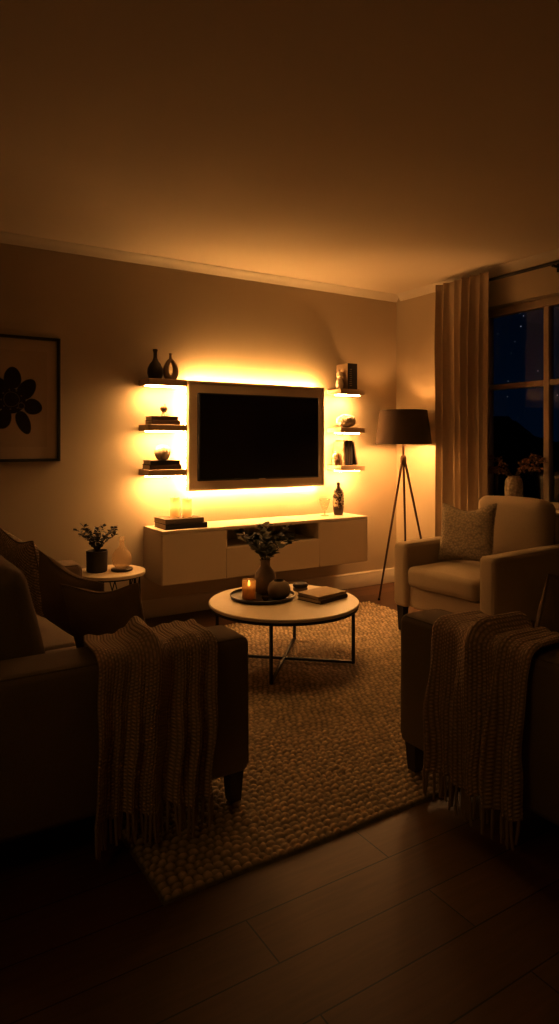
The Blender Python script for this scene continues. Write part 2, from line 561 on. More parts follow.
def run(name, prof, a, bb, inward, mat):
    """extrude a wall trim profile (out, z) from a to bb"""
    m = MB(); a, bb, inn = Vector(a), Vector(bb), Vector(inward)
    A = [m.bm.verts.new(a + inn * o + Vector((0, 0, z))) for o, z in prof]
    B = [m.bm.verts.new(bb + inn * o + Vector((0, 0, z))) for o, z in prof]
    n = len(prof)
    for i in range(n): m.bm.faces.new((A[i], A[(i + 1) % n], B[(i + 1) % n], B[i]))
    m.bm.faces.new(list(reversed(A))); m.bm.faces.new(B)
    bmesh.ops.recalc_face_normals(m.bm, faces=m.bm.faces)
    return structure(m.build(name, mat, smooth=25))

crown = [(0, H - .0005), (.056, H - .0005), (.053, H - .006), (.040, H - .016), (.028, H - .027), (.018, H - .040), (.010, H - .054), (.008, H - .058), (0, H - .058)]
base = [(0, .001), (.018, .001), (.018, .095), (.014, .105), (.014, .118), (.006, .130), (0, .130)]
run('trim_1', crown, (XL, YF, 0), (XR, YF, 0), (0, -1, 0), M['trim'])
run('trim_2', crown, (XR, YN, 0), (XR, YF - .058, 0), (-1, 0, 0), M['trim'])
run('baseboard_far', base, (XL, YF, 0), (XR, YF, 0), (0, -1, 0), M['trim'])
run('baseboard_right', base, (XR, YN, 0), (XR, YF - .02, 0), (-1, 0, 0), M['trim'])
run('baseboard_left', base, (XL, YN, 0), (XL, YF - .02, 0), (1, 0, 0), M['trim'])

# --- window
XW = 4.218
win = bpy.data.objects.new('window_1', None); COL.objects.link(win); win.location = (XW, WY1, WZ0); win['kind'] = 'structure'
b = MB()
cols = [3.585, 3.035, 2.470, 1.905, 1.335]
fw = .048
def wbox(y0, y1, z0, z1, d=.03):
    b.box(-d, d, y0 - WY1, y1 - WY1, z0 - WZ0, z1 - WZ0, .004, 1)
for i, y in enumerate(cols):
    w = fw / 2 if 0 < i < len(cols) - 1 else fw / 2 + .010
    wbox(y - w, y + w, WZ0 + .051, WZ1 - .063, .028)
wbox(WY0 + .004, WY1 - .004, WZ1 - .062, WZ1 - .002); wbox(WY0 + .004, WY1 - .004, WZ0 + .002, WZ0 + .05)
for i in range(4): wbox(cols[i + 1] + .026, cols[i] - .026, 1.690, 1.732, .026)
b.build('window_frame', M['wframe'], win, smooth=0, weld=False)
for i in range(4):
    for (z0, z1) in ((WZ0 + .05, 1.690), (1.732, WZ1 - .062)):
        b = MB(); y1, y0 = cols[i] - fw / 2, cols[i + 1] + fw / 2
        x = .004
        b.poly([(x, y0 - WY1, z0 - WZ0), (x, y0 - WY1, z1 - WZ0), (x, y1 - WY1, z1 - WZ0), (x, y1 - WY1, z0 - WZ0)])
        b.build('window_pane', M['glass'], win, smooth=0)
b = MB(); b.box(XR - .035, XR + .2, WY0, 3.36, WZ0 - .035, WZ0, .006); b.box(XR + .002, XR + .2, 3.36, WY1, WZ0 - .035, WZ0)
structure(b.build('window_sill', M['trim'], smooth=30, weld=False))

# --- outside: hills, dark land, water
b = MB()
def ridge(y):
    t = (y - 31) / 9
    z = 1.5 + 2.6 / (1 + math.exp(-(y - 42.8) / .75)) + .8 * math.exp(-((y - 24) / 9) ** 2)
    return z + .35 * noise.noise(Vector((y * .45, 3, 1))) + .15 * noise.noise(Vector((y * 1.7, 8, 1)))
b.grid(261, 8, lambda u, v: Vector((42 + 14 * v, -30 + 130 * u, -4 + (ridge(-30 + 130 * u) + 4) * math.sin(v * PI / 2) * (1 if v < .99 else .98))))
structure(b.build('hill_ridge', M['hill']))
b = MB(); b.poly([(5.2, -60, -4), (70, -60, -4), (70, 110, -4), (5.2, 110, -4)])
structure(b.build('ground_outside', M['land'], smooth=0))
b = MB(); b.lathe([(0, 0), (8.5, 0)], (24, 14, -3.98), 48)
structure(b.build('lake', M['lake'], smooth=0))

# ================================================================== TV WALL
srd = thing('tv_surround', 'beige rectangular backing board behind the television, glowing round its edges', 'wall panel', (2.60, YF, .915))
b = MB(); b.box(-.615, .615, -.100, -.060, 0, .815, .003, 1)
for (x0, x1, z0, z1) in ((-.615, -.597, 0, .815), (.597, .615, 0, .815), (-.597, .597, 0, .018), (-.597, .597, .797, .815)):
    b.box(x0, x1, -.113, -.098, z0, z1, .003, 1)
b.build('backing_board', M['surround'], srd, smooth=30, weld=False)
b = MB(); b.box(-.40, .40, -.060, -.002, .25, .57)
b.build('wall_bracket', M['black'], srd, smooth=0)
def strip(x0, x1, z0, z1):
    s = MB(); s.box(x0, x1, -.0595, -.046, z0, z1)
    s.build('led_strip', M['led'], srd, smooth=0)
strip(-.60, .60, .803, .8135); strip(-.60, .60, .0015, .012)
strip(-.6135, -.603, .02, .795); strip(.603, .6135, .02, .795)

tv = thing('television', 'large flat black television mounted on the glowing beige board', 'television', (2.60, YF, .987))
b = MB(); b.box(-.54, .54, -.135, -.1005, 0, .655, .005, 2)
b.build('bezel', M['bezel'], tv, smooth=30)
b = MB(); b.box(-.531, .531, -.1368, -.1345, .012, .646)
b.build('screen', M['screen'], tv, smooth=0)
b = MB(); b.box(-.03, .03, -.1372, -.135, .003, .008)
b.build('indicator', M['surround'], tv, smooth=0)

# --- six glowing shelves
labels_l = ['pale oak floating shelf holding the dark bottle vase and ring vase', 'pale oak floating shelf holding two books and a knobbly bronze ornament', 'pale oak floating shelf holding two books and a round ribbed pot']
labels_r = ['pale oak floating shelf holding one thick upright book and a pear figurine', 'pale oak floating shelf holding only a cream coral ball', 'pale oak floating shelf holding a row of standing books']
for (x0, labs, sw) in ((1.645, labels_l, .290), (3.317, labels_r, .255)):
    proto = None
    for zt, lab in zip((1.722, 1.400, 1.082), labs):
        if proto is None:
            proto = thing('floating_shelf', lab, 'shelf', (x0, YF, zt), 0, 'floating shelves beside the television')
            b = MB(); b.box(0, sw, -.205, -.002, -.044, 0, .003, 1); b.build('shelf_board', M['shelf'], proto, smooth=30)
            b = MB(); b.box(.015, sw - .015, -.150, -.095, -.0505, -.0435); b.build('led_strip', M['led2'], proto, smooth=0)
        else:
            o = copy_tree(proto); o.location = (x0, YF, zt); o['label'] = lab
ZS = (1.722, 1.400, 1.082)

# --- wall hung console
con = thing('tv_console', 'long pale wall-hung media console under the television', 'console', (1.684, YF, .300))
CW, CD, CH = 1.794, .355, .370
b = MB()
b.box(0, CW, -CD, -.002, CH - .022, CH, .002, 1)                     # top slab
b.box(0, CW, -CD + .02, -.002, 0, .018); b.box(0, .018, -CD + .02, -.002, .018, CH - .022); b.box(CW - .018, CW, -CD + .02, -.002, .018, CH - .022)
b.box(.481, .497, -CD + .004, -.002, .018, CH - .022); b.box(1.300, 1.316, -CD + .004, -.002, .018, CH - .022)
b.box(.497, 1.300, -CD + .004, -.002, .205, .220); b.box(.018, CW - .018, -.014, -.002, .018, CH - .022)
b.build('carcass', M['console'], con, smooth=30, weld=False)
for (x0, x1, z0, z1, nm) in ((.001, .487, 0, CH - .025, 'door'), (.490, 1.307, 0, .216, 'drawer'), (1.310, CW - .001, 0, CH - .025, 'door')):
    b = MB(); b.box(x0, x1, -CD, -CD + .0195, z0, z1, .0025, 1); b.build(nm, M['console'], con, smooth=30)
box = thing('media_box', 'slim dark media box inside the open niche of the console', 'media player', (2.66, 4.37, .5202))
b = MB(); b.box(-.15, .15, -.09, .09, .006, .052, .004, 1); b.build('casing', M['bezel'], box, smooth=30)
for x in (-.12, .12):
    for y in (-.07, .07):
        b = MB(); b.lathe([(0, 0), (.012, 0), (.012, .007), (0, .007)], (x, y, 0), 10); b.build('foot', M['black'], box)

b = MB(); b.box(-.13, -.05, -.0912, -.0895, .02, .036); b.build('display', M['screen'], box, smooth=0)

# ------------------------------------------------------------------ books
def book(label, loc, w, d, t, cover, rz=0.0, group=None, name='book', upright=False, tilt=0.0, letters=None):
    """lying: spine along local x at -y.  upright: spine faces -y, thickness along x, height w"""
    o = thing(name, label, 'book', loc, rz, group)
    if upright: o.rotation_euler = (0, tilt, rz)
    c, p = MB(), MB()
    ct = .0028
    if not upright:
        c.box(-w / 2, w / 2, -d / 2, d / 2, 0, ct, .001, 1); c.box(-w / 2, w / 2, -d / 2, d / 2, t - ct, t, .001, 1)
        c.box(-w / 2, w / 2, -d / 2, -d / 2 + ct, ct, t - ct)
        p.box(-w / 2 + .004, w / 2 - .004, -d / 2 + ct, d / 2 - .005, ct, t - ct)
    else:
        c.box(-t / 2, -t / 2 + ct, -d / 2, d / 2, 0, w, .001, 1); c.box(t / 2 - ct, t / 2, -d / 2, d / 2, 0, w, .001, 1)
        c.box(-t / 2 + ct, t / 2 - ct, -d / 2, -d / 2 + ct, 0, w)
        p.box(-t / 2 + ct, t / 2 - ct, -d / 2 + ct, d / 2 - .005, .004, w - .004)
    c.build('cover', cover, o, smooth=30, weld=False)
    p.build('page_block', M['page'], o, smooth=0)
    return o

# console: two books under two candles
book('black book at the bottom of the stack under two pillar candles', (1.893, 4.365, .670), .315, .225, .036, M['bk_black'], R(-1))
book('tan topped book carrying two pillar candles on the console', (1.880, 4.370, .7062), .295, .210, .034, M['bk_grey'], R(1.5))

def pillar(label, loc, r, h):
    o = thing('pillar_candle', label, 'candle', loc, 0, 'pillar candles on the console')
    b = MB(); b.lathe([(0, 0), (r * .97, 0), (r, .004), (r, h - .006), (r * .95, h), (r * .8, h - .002), (r * .5, h - .008), (0, h - .010)], n=32); b.build('wax_body', M['wax'], o)
    ld = bpy.data.lights.new('candle_glow', 'POINT'); ld.energy = .16; ld.color = (1, .56, .2); ld.shadow_soft_size = .01
    lo = bpy.data.objects.new('candle_glow', ld); COL.objects.link(lo); lo.parent = o; lo.location = (0, 0, h * .62)
    b = MB(); b.tube([(0, 0, h - .012), (.001, 0, h + .002), (.003, .001, h + .012)], .0013, 6); b.build('wick', M['wick'], o)
pillar('taller cream pillar candle standing on the console books', (1.852, 4.375, .7403), .034, .142)
pillar('shorter cream pillar candle in front of its taller mate', (1.934, 4.345, .7403), .034, .128)

# goblet and painted vase
gob = thing('glass_goblet', 'small footed clear glass goblet on the console', 'glass', (3.185, 4.395, .670))
b = MB(); b.lathe([(0, 0), (.036, 0), (.036, .004), (.008, .010), (0, .012)], n=28); b.build('foot', M['vglass'], gob)
b = MB(); b.lathe([(0, .011), (.008, .011), (.0065, .03), (.009, .045), (0, .047)], n=16); b.build('stem', M['vglass'], gob)
b = MB(); b.lathe([(.004, .046), (.016, .048), (.030, .075), (.040, .11), (.047, .14), (.044, .14), (.037, .11), (.027, .077), (.012, .052), (0, .05)], n=28); b.build('bowl', M['vglass'], gob)

pv = thing('painted_vase', 'tall dark bottle vase painted with a pale floral patch on the console', 'vase', (3.330, 4.400, .670))
b = MB(); b.lathe([(0, 0), (.036, 0), (.041, .02), (.046, .08), (.048, .14), (.046, .18), (.036, .208), (.022, .225), (.015, .236), (.013, .25), (0, .25)], n=36); b.build('vase_body', painted_vase('vase_painted'), pv)
b = MB(); b.lathe([(0, .2502), (.014, .2502), (.016, .258), (.013, .270), (0, .276)], n=20); b.build('stopper', M['dark_glz'], pv)

# ------------------------------------------------------------------ shelf things, left stack
z = ZS[0]
bv = thing('bottle_vase', 'dark brown bottle vase with a slim neck on the top shelf', 'vase', (1.732, 4.445, z))
b = MB(); b.lathe([(0, 0), (.032, 0), (.048, .012), (.057, .045), (.055, .078), (.040, .112), (.022, .132), (.014, .155), (.0125, .185), (.014, .20), (.017, .205)], n=32); b.build('vase_body', M['dark_glz'], bv)
b = MB(); b.lathe([(.017, .2052), (.018, .213), (.014, .218), (.009, .214), (.0085, .17)], n=32); b.build('lip', M['dark_glz'], bv)
rv = thing('ring_vase', 'grey brown teardrop vase with a hole through its middle', 'vase', (1.848, 4.440, z))
pts, rad = [], []
for i in range(40):
    a = 2 * PI * i / 40 - PI / 2
    zz = .080 + .064 * math.sin(a)
    wd = .037 * math.cos(a) * (1 - .24 * math.sin(a))
    pts.append((wd, 0, zz)); rad.append(.0195 - .0055 * math.sin(a))
b = MB(); b.tube(pts, rad, 12, closed=True); b.build('vase_body', M['grey_glz'], rv)
b = MB(); b.lathe([(0, 0), (.024, 0), (.026, .006), (.018, .016), (0, .018)], n=24); b.build('foot', M['grey_glz'], rv)
b = MB(); b.lathe([(0, .140), (.014, .142), (.011, .165), (.010, .182), (.013, .194), (.009, .195), (.006, .17), (0, .168)], n=24); b.build('neck', M['grey_glz'], rv)

z = ZS[1]
book('brown book lying on the middle shelf under a thinner book', (1.790, 4.455, z), .215, .145, .031, M['bk_dark'])
book('thin umber book under the knobbly bronze ornament', (1.788, 4.460, z + .0312), .200, .135, .029, M['bk_dark'], R(-1))
orn = thing('shelf_ornament', 'small knobbly bronze ornament with a round head on books', 'ornament', (1.800, 4.450, z + .0604))
b = MB(); b.lathe([(0, 0), (.024, 0), (.025, .008), (.018, .022), (.012, .034), (0, .036)], n=20, ribs=8, ramp=.10); b.build('base', M['pale'], orn)
b = MB(); b.lathe([(.024 * math.sin(PI * i / 12), .055 - .024 * math.cos(PI * i / 12)) for i in range(13)], n=24, ribs=7, ramp=.16); b.build('head', M['ornament'], orn)
b = MB(); b.tube([(.006, 0, .078), (.010, 0, .084), (.004, 0, .088)], .004, 8); b.build('finial', M['ornament'], orn)

z = ZS[2]
book('brown book at the bottom of the pair on the lowest shelf', (1.785, 4.455, z), .240, .155, .034, M['bk_dark'])
book('dark book directly under the round ribbed pot', (1.782, 4.455, z + .0342), .225, .145, .030, M['bk_black'], R(1.5))
rp = thing('ribbed_pot', 'round pale ribbed pot sitting on two dark books', 'pot', (1.785, 4.440, z + .0644))
b = MB(); b.lathe([(0, 0), (.026, 0), (.044, .016), (.056, .045), (.056, .064), (.046, .090), (.030, .104), (.018, .108), (.016, .106), (.014, .09), (0, .085)], n=64, ribs=16, ramp=.035); b.build('pot_body', M['pale'], rp)
b = MB(); b.lathe([(.024, -.0), (.027, .003), (.024, .006)], n=32); b.build('foot_ring', M['clay'], rp)

# ------------------------------------------------------------------ shelf things, right stack
z = ZS[0]
bk = book('thick upright book with a black lettered spine on the top shelf', (3.455, 4.447, z), .218, .155, .100, M['bk_tan'], upright=True)
b = MB(); b.box(-.0505, .0505, -.0800, -.0772, 0, .218, .001, 1); sp = b.build('spine', M['bk_black'], bk, smooth=0, label='black spine with small pale lettering')
b = MB()
for k in range(9):     # illegible small strokes down the spine
    zc = .030 + k * .017
    for q in range(2):
        w = .008 + .008 * ((k * 7 + q * 3) % 4) / 3
        b.box(-.026 + q * .012 - w / 2, -.026 + q * .012 + w / 2, -.0806, -.0799, zc, zc + .0035)
b.build('spine_lettering', M['ink'], sp, smooth=0, weld=False)
pf = thing('pear_figurine', 'cream two-lobed pear figurine beside the upright book', 'figurine', (3.362, 4.425, z))
b = MB(); b.lathe([(0, 0), (.022, 0), (.031, .018), (.034, .044), (.028, .074), (.019, .092), (.018, .1)], n=28); b.build('body', M['pale'], pf)
b = MB(); b.lathe([(.016, .098), (.025, .106), (.029, .120), (.027, .136), (.018, .148), (0, .152)], n=28); b.build('head', M['pale'], pf)
b = MB(); b.tube([(.0, 0, .150), (.002, 0, .160), (.007, 0, .168)], [.004, .003, .002], 8); b.build('stalk', M['stem'], pf)

z = ZS[1]
b = MB()
r0, h0 = .086, .115
b.lathe([(r0 * math.sin(PI * i / 20), h0 / 2 - h0 / 2 * math.cos(PI * i / 20)) for i in range(21)], n=48)
for v in b.bm.verts:
    q = Vector((v.co.x, v.co.y, v.co.z - h0 / 2))
    s_ = noise.noise(q * 42) * .006 + noise.noise(q * 90) * .004
    v.co += q.normalized() * s_ * min(1, v.co.z / .02)
o = b.build('coral_ball', M['coral'], loc=(3.445, 4.445, z)); tag(o, 'cream brain coral ball alone on the middle shelf', 'coral ornament')

z = ZS[2]
bj = thing('glass_bauble', 'small round amber glass jar with a knob lid beside standing books', 'jar', (3.346, 4.462, z))
b = MB(); b.lathe([(0, 0), (.020, 0), (.028, .012), (.031, .03), (.026, .05), (.016, .062)], n=28); b.build('jar_body', M['grey_glz'], bj)
b = MB(); b.lathe([(.018, .0622), (.022, .070), (.022, .088), (.014, .102), (.005, .106), (.006, .112), (0, .116)], n=28); b.build('lid', M['pale'], bj)
x = 3.379
for (t, h, c, lab) in ((.019, .200, 'bk_tan', 'tan upright book first in the row beside the jar'), (.030, .212, 'bk_black', 'thick black upright book second in the row'),
                       (.017, .205, 'bk_dark', 'slim brown upright book third in the row'), (.027, .208, 'bk_black', 'black upright book that the slanting one rests against')):
    book(lab, (x + t / 2, 4.462, z), h, .140, t, M[c], group='upright books on the lowest shelf', upright=True)
    x += t + .0012
book('grey brown book slanting against the upright row', (x + .051, 4.462, z + .0045), .196, .130, .016, M['bk_grey'], group='upright books on the lowest shelf', upright=True, tilt=R(-12))

# ================================================================== PICTURE
pic = thing('picture_frame', 'black framed print of a dark round-petalled flower on the wall', 'picture', (.795, YF, 1.148))
b = MB(); W2, PH = .296, .822
b.box(-W2, -W2 + .018, -.030, -.002, 0, PH, .002, 1); b.box(W2 - .018, W2, -.030, -.002, 0, PH, .002, 1)
b.box(-W2 + .018, W2 - .018, -.030, -.002, 0, .018, .002, 1); b.box(-W2 + .018, W2 - .018, -.030, -.002, PH - .018, PH, .002, 1)
b.build('frame', M['bk_black'], pic, smooth=30, weld=False)
b = MB(); b.box(-W2 + .0185, W2 - .0185, -.014, -.003, .0185, PH - .0185); b.build('mount', M['mat'], pic, smooth=0)
b = MB(); b.box(-W2 + .085, W2 - .085, -.0152, -.0138, .095, PH - .095, mi=0)
def ell(cx, cz, a, c, rot, y, mi, n=26):
    p = []
    for i in range(n):
        t = 2 * PI * i / n
        u, v = a * math.cos(t), c * math.sin(t) * (1 - .12 * math.cos(t))
        p.append((cx + u * math.cos(rot) - v * math.sin(rot), y, cz + u * math.sin(rot) + v * math.cos(rot)))
    b.poly(p, mi)
fx, fz = -.005, .395
for k, (dx, dz, a, c, rot) in enumerate(((.000, .150, .070, .052, 90), (.088, .080, .074, .050, 55), (.128, -.035, .056, .050, -15), (.068, -.140, .078, .040, -68), (-.055, -.115, .066, .046, 70), (-.118, -.010, .070, .050, 175), (-.080, .090, .072, .050, 130))):
    if abs(fx + dx) + a > .20: dx *= .9
    ell(fx + dx, fz + dz, a + .003, c + .003, R(rot), -.0155 - .00002 * k, 2)
    ell(fx + dx, fz + dz, a, c, R(rot), -.0158 - .00006 * k, 1)
ell(fx, fz, .082, .082, 0, -.0164, 1)
ell(fx - .005, fz + .01, .050, .050, 0, -.0166, 2); ell(fx - .005, fz + .01, .046, .046, 0, -.0168, 1)
ell(fx + .055, fz - .03, .022, .022, 0, -.0170, 2); ell(fx + .055, fz - .03, .017, .017, 0, -.0172, 1)
for k in range(9):
    a = 2 * PI * k / 9 + .4; ell(fx - .005 + .064 * math.cos(a), fz + .01 + .064 * math.sin(a), .006, .006, 0, -.0174, 2, 10)
b.build('flower_print', [M['paper'], M['ink_dark'], M['ink_line']], pic, smooth=0, weld=False)

# ================================================================== FLOOR LAMP
lamp = thing('floor_lamp', 'tripod floor lamp with a black tapered drum shade by the wall corner', 'floor lamp', (3.822, 4.145, 0), R(0))
zh = 1.125
b = MB()
b.lathe([(.236, 1.262), (.197, 1.545)], n=56); b.lathe([(.197, 1.545), (.194, 1.545), (.233, 1.262), (.236, 1.262)], n=56, mi=1)
sh = b.build('lamp_shade', [M['shade'], M['shade_in']], lamp)
b = MB()
for k in range(3):
    a = 2 * PI * k / 3; b.tube([(0, 0, 1.50), (.194 * math.cos(a), .194 * math.sin(a), 1.535)], .0022, 6)
b.tube([(.2345 * math.cos(2 * PI * i / 40), .2345 * math.sin(2 * PI * i / 40), 1.264) for i in range(40)], .003, 6, closed=True)
b.tube([(.1955 * math.cos(2 * PI * i / 40), .1955 * math.sin(2 * PI * i / 40), 1.543) for i in range(40)], .003, 6, closed=True)
b.build('shade_ring', M['black'], sh)
b = MB(); b.tube([(0, 0, zh), (0, 0, 1.50)], .010, 12); b.build('pole', M['brass'], lamp)
b = MB(); b.lathe([(0, zh - .035), (.022, zh - .035), (.026, zh - .02), (.026, zh + .02), (.018, zh + .04), (0, zh + .04)], n=24); b.build('hub', M['brass'], lamp)
for ang in (192, 273, 43):
    a = R(ang)
    b = MB(); b.tube([(.016 * math.cos(a), .016 * math.sin(a), zh), (.335 * math.cos(a), .335 * math.sin(a), .006)], [.0105, .0075], 10); l = b.build('leg', M['brass'], lamp)
    b = MB(); b.lathe([(0, 0), (.010, 0), (.011, .006), (.008, .018), (0, .018)], (.335 * math.cos(a), .335 * math.sin(a), 0), 12); b.build('foot', M['black'], l)
b = MB(); b.lathe([(0, 1.335), (.014, 1.335), (.016, 1.365), (.030, 1.395), (.034, 1.42), (.026, 1.448), (0, 1.458)], n=24)
b.build('bulb', M['bulb'], lamp)
ld = bpy.data.lights.new('lamp_light', 'POINT'); ld.energy = 26; ld.color = (1, .53, .20); ld.shadow_soft_size = .05
lo = bpy.data.objects.new('lamp_light', ld); COL.objects.link(lo); lo.parent = lamp; lo.location = (0, 0, 1.31)

# ================================================================== CURTAIN AND ROD
cb = MB()
Y0, Y1 = 3.900, 3.400
def cfn(u, v):
    z = 2.572 - 2.552 * v
    fl = 1 + .10 * (v - .3)
    y = Y0 + (Y1 - Y0) * u
    y = (Y0 + Y1) / 2 + (y - (Y0 + Y1) / 2) * (1 - .05 * math.sin(PI * min(1, v * 1.3)))
    ph = u * 5.5 * 2 * PI
    ph += .55 * math.sin(u * 9 + v * 1.6)
    w = math.cos(ph)
    amp = (.024 + .020 * min(1, v * 5)) * (.75 + .35 * math.sin(u * 11 + 1))
    x = 3.988 - amp * (w + .25 * math.cos(2 * ph + v * 2)) - .012 * math.sin(u * 5 + 2) * v
    y += .012 * math.sin(ph + .6) * (1 - v * .3)
    return Vector((min(x, 4.012 if z > 2.44 else 4.045), y, z))
cb.grid(220, 40, cfn)
# header tape hides the rod behind it
cur = cb.build('curtain', M['curtain'], smooth=80)
sm = cur.modifiers.new('thickness', 'SOLIDIFY'); sm.thickness = .004
tag(cur, 'beige pleated linen curtain hanging from the dark rod beside the window', 'curtain')
rod = thing('curtain_rod', 'thin dark metal curtain rod with a ball end above the window', 'curtain rod', (4.036, 3.905, 2.520))
b = MB(); b.tube([(0, 0, 0), (0, -2.9, 0)], .0115, 14); b.build('pole', M['black'], rod)
for y in (.022, -2.922):
    b = MB(); b.lathe([(.025 * math.sin(PI * i / 10), -.025 * math.cos(PI * i / 10)) for i in range(11)], (0, y, 0), 18); b.build('finial', M['black'], rod)
for y in (-1.04, -2.75, -.012):
    b = MB(); b.box(-.010, .071, y - .008, y + .008, -.026, -.012); b.box(.065, .073, y - .02, y + .02, -.05, .03); b.build('bracket', M['black'], rod, smooth=0, weld=False)

# ================================================================== RUG
rx0, rx1, ry0, ry1, st = .685, 3.37, 1.695, 4.05, .0058
nx, ny = int((rx1 - rx0) / st) + 1, int((ry1 - ry0) / st) + 1
gx, gy = np.meshgrid(np.linspace(0, rx1 - rx0, nx), np.linspace(0, ry1 - ry0, ny), indexing='ij')
cxl, cyl = .031, .028
wx = .0045 * np.sin(gx * 31 + 2 * np.sin(gy * 23)) + .0035 * np.sin(gy * 57 + gx * 13)
wy = .0040 * np.sin(gx * 43 + 1.5 * np.sin(gx * 17 + gy * 5)) + .0020 * np.sin(gx * 97 + gy * 11)
gyw = gy + wy
row = np.floor(gyw / cyl)
jit = (np.sin(row * 12.9898) * 43758.5453) % 1.0
colf = (gx + wx) / cxl + .5 * (row % 2) + .42 * (jit - .5)
rng = np.random.RandomState(3)
rnd = rng.rand(400, 400)
ci = np.floor(colf).astype(int) % 400; ri = row.astype(int) % 400
a_ = np.abs(np.sin(PI * colf)); c_ = np.abs(np.sin(PI * gyw / cyl))
hh = .0165 * np.power(np.clip(a_, 0, 1), .55) * np.power(np.clip(c_, 0, 1), .55) * (.58 + .46 * rnd[ci, ri]) + .005
ed = np.minimum.reduce([gx, (rx1 - rx0) - gx, gy, (ry1 - ry0) - gy])
hh = np.minimum(hh, .021) * np.clip(ed / .012, 0.12, 1)
wv = .004 * np.sin(gy * 7) + .003 * np.sin(gx * 9)
V = np.stack([gx + rx0 + 0 * wv, gy + ry0 + wv * (gy < .3), hh], -1).reshape(-1, 3)
idx = np.arange(nx * ny).reshape(nx, ny)
F = np.stack([idx[:-1, :-1], idx[1:, :-1], idx[1:, 1:], idx[:-1, 1:]], -1).reshape(-1, 4)
me = bpy.data.meshes.new('rug')
me.vertices.add(len(V)); me.vertices.foreach_set('co', V.astype(np.float32).ravel())
me.loops.add(F.size); me.loops.foreach_set('vertex_index', F.astype(np.int32).ravel())
me.polygons.add(len(F)); me.polygons.foreach_set('loop_start', np.arange(0, F.size, 4, dtype=np.int32))
me.update(calc_edges=True); me.validate()
me.polygons.foreach_set('use_smooth', np.ones(len(F), dtype=bool))
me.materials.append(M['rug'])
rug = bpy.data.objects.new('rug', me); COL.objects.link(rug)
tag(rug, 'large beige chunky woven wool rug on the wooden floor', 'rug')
ZR = .0215          # top of the rug pile

# ================================================================== COFFEE TABLE
ct = thing('coffee_table', 'round pale topped coffee table with a black crossed metal frame', 'coffee table', (2.03, 3.20, ZR))
ZT = .365 - ZR
rt = .432
b = MB(); b.lathe([(0, ZT - .018), (rt - .004, ZT - .018), (rt, ZT - .014), (rt, ZT - .004), (rt - .004, ZT), (0, ZT)], n=96); b.build('tabletop', M['tabletop'], ct)
lr = .398
b = MB(); b.lathe([(rt - .006, ZT - .0185), (rt - .006, ZT - .034), (rt - .022, ZT - .034), (rt - .022, ZT - .0185)], n=72); b.build('rim_ring', M['black'], ct)
ang = [R(-132 + 90 * k) for k in range(4)]
for a in ang:
    b = MB(); c_, s_ = math.cos(a) * lr, math.sin(a) * lr
    b.bar((c_, s_, 0), (c_, s_, ZT - .0188), .014); b.build('leg', M['black'], ct, smooth=0)
for k in range(2):
    a = ang[k]; b = MB(); dz = .0001 * k
    b.bar((math.cos(a) * (lr - .008), math.sin(a) * (lr - .008), .008 + dz), (-math.cos(a) * (lr - .008), -math.sin(a) * (lr - .008), .008 + dz), .014); b.build('stretcher', M['black'], ct, smooth=0)
ZC = .3652

# tray and what stands on it
tr = MB(); tr.lathe([(0, 0), (.178, 0), (.186, .004), (.190, .020), (.187, .022), (.183, .010), (.176, .007), (0, .007)], n=64)
o = tr.build('round_tray', M['tray'], loc=(1.955, 3.318, ZC)); tag(o, 'dark round lacquer tray on the coffee table', 'tray')
ZY = ZC + .0072

def spray(bl, bs, base, n, h, spread, leafL, leafW, seed, droop=.25, lean=(0, 0), start=.25, mi=0, dens=9):
    rd = random.Random(seed)
    for k in range(n):
        az = 2 * PI * k / n + rd.uniform(-.5, .5)
        sp = spread * rd.uniform(.45, 1.0); hh_ = h * rd.uniform(.62, 1.0)
        p0 = Vector(base)
        pts = []
        for i in range(9):
            t = i / 8
            r = sp * t ** 1.4
            pts.append(p0 + Vector((math.cos(az) * r + lean[0] * t, math.sin(az) * r + lean[1] * t, hh_ * (t - droop * t * t * (r / max(spread, .01))))))
        bs.tube(pts, [.0026 - .0014 * i / 8 for i in range(9)], 5)
        for i in range(dens):
            t = start + (1 - start) * i / (dens - 1)
            f = t * 8; q = min(7, int(f)); p = pts[q].lerp(pts[q + 1], f - q)
            tg = (pts[q + 1] - pts[q]).normalized()
            for s_ in (0, 1):
                a2 = rd.uniform(0, 2 * PI)
                side = Vector((math.cos(a2), math.sin(a2), rd.uniform(-.2, .5)))
                d = (tg * rd.uniform(.3, .9) + side).normalized()
                bl.leaf(p, d, Vector((rd.uniform(-.5, .5), rd.uniform(-.5, .5), 1)), leafL * rd.uniform(.7, 1.15), leafW * rd.uniform(.8, 1.1), mi)
        bl.leaf(pts[-1], tg, (0, .3, 1), leafL, leafW, mi)

vz = thing('leafy_vase', 'matte clay bottle vase of round-leaved branches on the dark tray', 'vase', (2.018, 3.392, ZY))
b = MB(); b.lathe([(0, 0), (.048, 0), (.060, .012), (.064, .05), (.064, .09), (.058, .118), (.042, .142), (.031, .158), (.029, .182), (.033, .20), (.030, .201), (.025, .18), (.025, .16), (0, .15)], n=40); b.build('vase_body', M['clay'], vz)
bl, bs = MB(), MB()
spray(bl, bs, (0, 0, .15), 12, .31, .19, .052, .040, 5, droop=.24, start=.30, dens=8)
bs.build('stems', M['stem'], vz); bl.build('foliage', M['leaf'], vz, weld=False)

